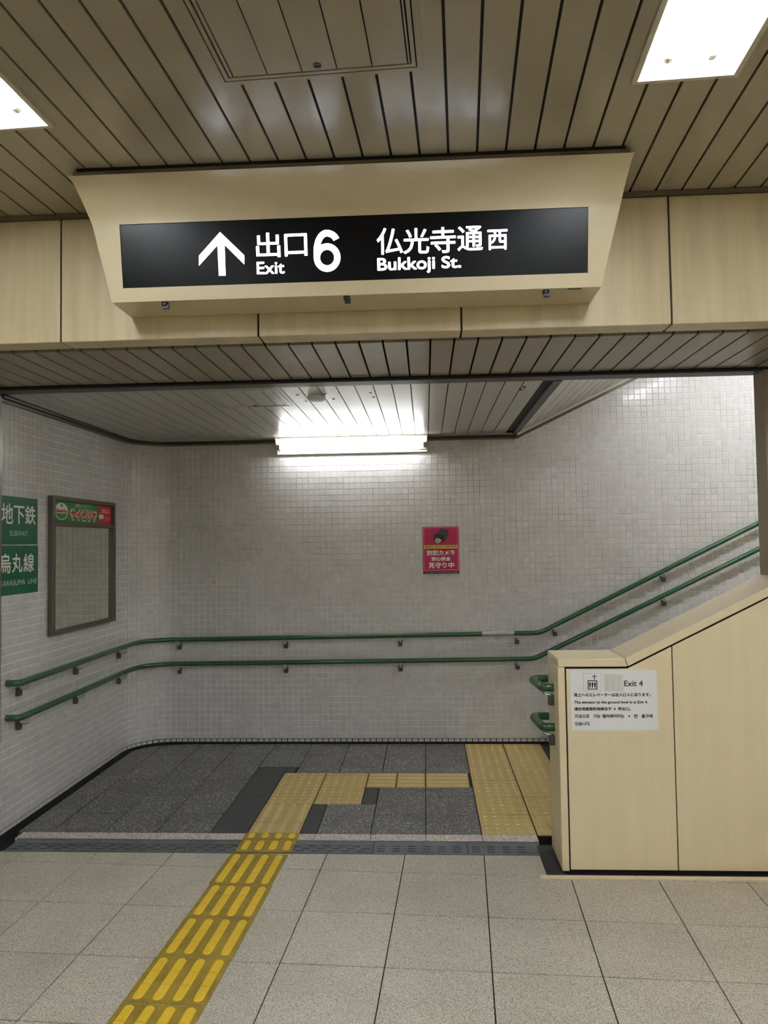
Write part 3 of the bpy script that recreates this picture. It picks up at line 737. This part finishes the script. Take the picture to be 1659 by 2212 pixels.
def ysheet(cx, cy, wd, l, rot, barl, cuts):
    mw = Matrix.Translation((cx, cy, .0022 if cy > 3.94 else .0005)) @ Matrix.Rotation(rot, 4, 'Z')
    o = MB().box(-wd/2, wd/2, -l/2, l/2, 0, .003).build('tactile_tile', 'yellow_base', yt, bevel=.001, mw=mw)
    me = bar_mesh(barl, .037, .005, cuts, 'yellow_bar')
    for k in range(4):
        link('raised_bar', me, o, mw=mw @ Matrix.Translation(((-1.5+k)*.0735, 0, .003)))
    return o
ev = [(-1.034, 3.927), (-1.040, 3.570), (-1.052, 3.258), (-1.069, 2.952), (-1.084, 2.652), (-1.099, 2.352), (-1.114, 2.05), (-1.129, 1.75)]
for (xa, ya), (xb, yb) in zip(ev[:-1], ev[1:]):
    l = ya-yb
    ysheet((xa+xb)/2+.150, (ya+yb)/2, .299, l-.006, -.045, l-.034, (-.35, .3) if l < .33 else (-.36, .25, .62))
ysheet(-.8655, 4.0275, .298, .166, -.004, .118, (.35,)); ysheet(-.8655, 4.1605, .298, .086, -.004, .066, ())
op = thing('tactile_path', (-.4, 4.9, 0), 'worn ochre tactile path turning across the dark landing towards the stairs', 'tactile paving')
ow = thing('tactile_paving', (.57, 5.1, 0), 'worn ochre block of dotted warning tiles at the foot of the stairs', 'tactile paving')
def dots_mesh(wd, l, nx, ny):
    m = MB()
    for i in range(nx):
        for j in range(ny):
            c = ((i+.5)/nx*wd-wd/2, (j+.5)/ny*l-l/2)
            P = [(c[0]+.0130*math.cos(q), c[1]+.0130*math.sin(q)) for q in (2*math.pi*k/10 for k in range(10))]
            Q = [(c[0]+.0075*math.cos(q), c[1]+.0075*math.sin(q)) for q in (2*math.pi*k/10 for k in range(10))]
            m.taper(P, Q, 0, .0055)
    return m.mesh('raised_dots', 'ochre_dot')
def otile(root, x0, x1, y0, y1, kind, shared={}):
    wd, l = x1-x0-.007, y1-y0-.007
    mw = Matrix.Translation(((x0+x1)/2, (y0+y1)/2, 0))
    o = MB().box(-wd/2, wd/2, -l/2, l/2, -.03, .0005).build('tactile_tile', 'ochre_tile', root, bevel=.0015, mw=mw)
    mw = mw @ Matrix.Translation((0, 0, .0005))
    if kind == 'dots': tag(link('raised_dots', dots_mesh(wd, l, 5, 5), o, mw=mw), kind='stuff')
    elif kind == 'v':
        for k in range(4):
            x = (-1.5+k)*wd/4
            link('raised_bar', bar_mesh(l-.004, .030, .0055, (), 'ochre_dot'), o, mw=mw @ Matrix.Translation((x, 0, 0)))
    else:
        for k in range(4):
            y = (-1.5+k)*l/4
            link('raised_bar', bar_mesh(wd-.012, .030, .0055, (), 'ochre_dot'), o, mw=mw @ Matrix.Translation((0, y, 0)) @ Matrix.Rotation(math.pi/2, 4, 'Z'))
for x0, x1 in ((-1.010, -.716), (-.716, -.419)):
    for y0, y1 in ((5.0, 5.312), (4.683, 5.0)): otile(op, x0, x1, y0, y1, 'dots')
otile(op, -1.012, -.72, 4.372, 4.683, 'v'); otile(op, -1.012, -.72, 4.206, 4.372, 'v')
for x0, x1 in ((-.419, -.222), (-.222, -.028), (-.028, .263)): otile(op, x0, x1, 5.004, 5.312, 'h')
ry = [4.206, 4.513, 4.828, 5.152, 5.455, 5.774, 6.074]
for x0, x1 in ((.277, .576), (.576, .873)):
    for a, c in zip(ry[:-1], ry[1:]): otile(ow, x0, x1, a, c, 'dots')

# ---- paper notice on the parapet
pn = thing('paper_notice', (.89, 3.745, .67), 'white paper notice with a lift pictogram and four languages taped to cream parapet', 'notice')
NB = Board((0, 3.7464, 0), (1, 0, 0), (0, 0, 1))
NB.poly('sheet', [(.688, .6705), (1.1, .672), (1.0985, .9615), (.684, .9625)], 'paper', pn, .0010, .0008); NB.lift = .0014
NB.ring('pictogram_border', .7493, .8347, .8613, .9451, .0009, 'hair_line', pn)
NB.poly('lift_arrow', [(.8031, .9385), (.7925, .9285), (.7925, .9245), (.8014, .9325), (.8014, .914), (.8048, .914), (.8048, .9325), (.8137, .9245), (.8137, .9285)], 'ink', pn)
NB.ring('lift_cabin', .7695, .8155, .8683, .9123, .0042, 'ink', pn)
for x in (.7805, .7925, .8045):
    pts = [(x+.0025*math.cos(q), .9025+.0027*math.sin(q)) for q in (2*math.pi*k/10 for k in range(10))]
    NB.poly('figure', [(x-.0047, .8993), (x-.0047, .8905), (x-.0033, .8905), (x-.0028, .8770), (x+.0028, .8770), (x+.0033, .8905), (x+.0047, .8905), (x+.0047, .8993)], 'ink', pn); NB.poly('figure', pts, 'ink', pn)
NB.poly('tape', [(.8475, .860), (.9405, .8585), (.938, .938), (.893, .941), (.8475, .943)], 'tape_clear', pn)
for x in (.8620, .8930, .9165): NB.rect('tape_edge', x-.0003, x+.0003, .861, .939, 'hair_line', pn, .0016)
NB.text('notice_line', 'Exit 4', .9879, .8968, .0892, .0268, 'ink', pn, .0005)
# serifs for the heading
for x0, x1, y in ((.9420, .9500, .8838), (.9650, .9705, .8838), (.9820, .9885, .8838), (1.0190, 1.0290, .8838)): NB.rect('serif', x0, x1, y, y+.0012, 'ink', pn)
for txt, cx, cy, w_, h_, of in (('地上へのエレベーターは出入口 4 にあります。', .8851, .8427, .3644, .0183, .006), ('The elevator to the ground level is at Exit 4.', .8783, .8055, .3494, .0172, .004), ('通往地面层的电梯位于  4  号出口。', .8363, .7754, .2669, .0168, .006), ('지상으로', .7388, .7409, .0700, .0185, 0), ('가는', .8094, .7409, .0340, .0185, 0), ('엘리베이터는', .8877, .7409, .1047, .0185, 0), ('4', .9625, .7400, .0080, .0125, 0), ('번', .9942, .7409, .0166, .0185, 0), ('출구에', 1.0475, .7409, .0523, .0185, 0), ('있습니다.', .7410, .7049, .0731, .0183, .006)):
    NB.text('notice_line', txt, cx, cy, w_, h_, 'ink', pn, .0006)

# ---- poster on the back wall
ps = thing('poster', (.12, 6.08, 1.31), 'magenta security camera poster with white Japanese lettering on the tiled back wall', 'poster')
PB = Board((0, YW-.0036, 0), (1, 0, 0), (0, 0, 1)); PB.lift = .0042
PB.rect('backing', -.0245, .2635, 1.3130, 1.7160, 'poster_magenta', ps, .003, .003)
PB.ring('border', -.0165, .2560, 1.3690, 1.7100, .0028, 'pink_print', ps)
PB.rect('yellow_band', -.0125, .2520, 1.5423, 1.5683, 'poster_yellow', ps)
PB.rect('black_band', -.0245, .2635, 1.3385, 1.3575, 'poster_black', ps); PB.rect('grey_band', -.0245, .2635, 1.3130, 1.3385, 'poster_grey', ps)
PB.text('band_text', 'Security Camera in operation!!', .1190, 1.5561, .2476, .0140, 'poster_black', ps, .0008, .005)
PB.text('poster_line', '防犯カメラ', .1194, 1.5076, .2209, .0434, 'white_print', ps, .0018, .005)
PB.text('poster_line', '安心安全', .1193, 1.4599, .1530, .0347, 'white_print', ps, .0018, .005)
PB.text('poster_line', '見守り中', .1198, 1.4086, .2049, .0476, 'white_print', ps, .0018, .005)
PB.text('band_text', '世界一安心安全・おもてなしのまち京都  市民ぐるみ推進運動', .1209, 1.3480, .2553, .0076, 'white_print', ps, 0, .005)
PB.text('small_print', '京都府警察  京都市', .0636, 1.3270, .1011, .0085, 'ink', ps, 0, .005); PB.text('small_print', '安心安全まちづくり', .1855, 1.3270, .0907, .0085, 'ink', ps, 0, .005)
PB.rect('camera_picture', .117, .138, 1.668, 1.706, 'camera_grey', ps)
PB.poly('camera_picture', [(.0665, 1.648), (.100, 1.666), (.117, 1.690), (.178, 1.691), (.178, 1.640), (.150, 1.598), (.0665, 1.598)], 'camera_grey', ps, .0046)
PB.rect('camera_picture', .0690, .1455, 1.5965, 1.6535, 'poster_black', ps, .005)
for r_, mt, lf in ((.0250, 'poster_black', .0053), (.0215, 'poster_grey', .0056), (.0100, 'camera_grey', .0059), (.0050, 'white_print', .0062)):
    PB.poly('camera_lens', [(.0944+r_*math.cos(2*math.pi*k/24), 1.6042+r_*math.sin(2*math.pi*k/24)) for k in range(24)], mt, ps, lf)
PB.poly('camera_flash', [(.117+(.0105 if k % 2 == 0 else .006)*math.cos(math.pi*k/5), 1.6055+(.0105 if k % 2 == 0 else .006)*math.sin(math.pi*k/5)) for k in range(10)], 'poster_yellow', ps, .0062)

# ---- green station signs on the left wall
WB = Board((XW+.0032, 0, 0), (0, 1, 0), (0, 0, 1)); WB.lift = .0042
g1 = thing('station_sign', (XW, 4.28, 1.61), 'dark green subway sign with white kanji beside the mirror, the upper of two', 'sign')
WB.rect('plate', 4.066, 4.485, 1.6135, 1.888, 'sign_green', g1, .0034, .0030)
for ch, cx, cy, w_, h_ in (('地', 4.1494, 1.787, .1219, .1162), ('下', 4.2743, 1.783, .1171, .1079), ('鉄', 4.3996, 1.787, .1221, .1124)): WB.text('kanji', ch, cx, cy, w_, h_, 'white_print', g1, .0016)
WB.text('sign_word', 'SUBWAY', 4.2741, 1.6767, .1931, .0300, 'pale_print', g1, .0)
g2 = thing('station_sign', (XW, 4.28, 1.33), 'dark green line name sign with white kanji, the lower of two', 'sign')
WB.rect('plate', 4.066, 4.492, 1.3265, 1.6060, 'sign_green', g2, .0034, .0030)
for ch, cx, cy, w_, h_ in (('烏', 4.1320, 1.5053, .116, .1111), ('丸', 4.2569, 1.5057, .1132, .1098), ('線', 4.3845, 1.5046, .1199, .1115)): WB.text('kanji', ch, cx, cy, w_, h_, 'white_print', g2, .0016)
WB.text('sign_word', 'KARASUMA  LINE', 4.2780, 1.3945, .3960, .0300, 'pale_print', g2, .0)

# ---- mirror with advert strip
mr = thing('wall_mirror', (XW, 5.09, 1.04), 'tall wall mirror in a bronze metal frame with a restaurant advert strip on top', 'mirror')
Y0, Y1, Z0, Z1 = 4.614, 5.576, 1.042, 1.919; fx = XW+.004
for nm, q in (('frame_side', (Y0, Y0+.034, Z0, Z1)), ('frame_side', (Y1-.030, Y1, Z0, Z1)), ('frame_rail', (Y0+.034, Y1-.030, Z0, Z0+.026)), ('frame_rail', (Y0+.034, Y1-.030, Z1-.026, Z1)), ('frame_rail', (Y0+.034, Y1-.030, 1.728, 1.756))):
    MB().box(fx, fx+.036, *q).build(nm, 'frame_bronze', mr, bevel=.003)
MB().box(fx, fx+.012, Y0+.034, Y1-.03, 1.068, 1.728).build('mirror_glass', 'mirror', mr)
MB().box(fx, fx+.012, Y0+.034, Y1-.03, 1.756, 1.893).build('advert_panel', 'ad_green', mr)
AB = Board((fx+.012, 0, 0), (0, 1, 0), (0, 0, 1)); AB.lift = .0014
AB.rect('advert_red', 5.312, Y1-.031, 1.757, 1.892, 'ad_red', mr)
def ell(cx, cy, a, c, n=32, q0=0, q1=2*math.pi): return [(cx+a*math.cos(q0+(q1-q0)*k/n), cy+c*math.sin(q0+(q1-q0)*k/n)) for k in range(n if q1-q0 > 6.2 else n+1)]
AB.poly('advert_badge', ell(4.7667, 1.8255, .089, .056), 'white_print', mr)
AB.poly('advert_badge_green', ell(4.7667, 1.8255, .080, .050, 20, math.pi+.28, 2*math.pi-.28), 'ad_green', mr, .0020)
AB.text('advert_logo', 'Saizeriya', 4.7667, 1.8270, .150, .036, 'ad_red', mr, .0012, .0024)
AB.poly('advert_pepper', ell(4.7667, 1.8620, .012, .010, 12), 'ad_green', mr, .0020)
AB.text('advert_text', '気軽なイタリアン', 5.0852, 1.8730, .2580, .0280, 'white_print', mr, .0)
AB.text('advert_name_edge', 'サイゼリヤ', 5.0866, 1.8125, .4150, .0900, 'white_print', mr, .0130)
AB.text('advert_name', 'サイゼリヤ', 5.0866, 1.8125, .3850, .0740, 'ad_red', mr, .0045, .0024)
AB.poly('advert_arrow', [(5.3200, 1.8105), (5.3560, 1.8400), (5.3560, 1.8250), (5.4050, 1.8250), (5.4050, 1.7960), (5.3560, 1.7960), (5.3560, 1.7810)], 'white_print', mr, .0020)
AB.text('advert_text', '5番出口', 5.4401, 1.8540, .1433, .0330, 'white_print', mr, .0, .0020); AB.text('advert_text', 'すぐ', 5.4727, 1.7990, .0783, .0297, 'white_print', mr, .0, .0020)
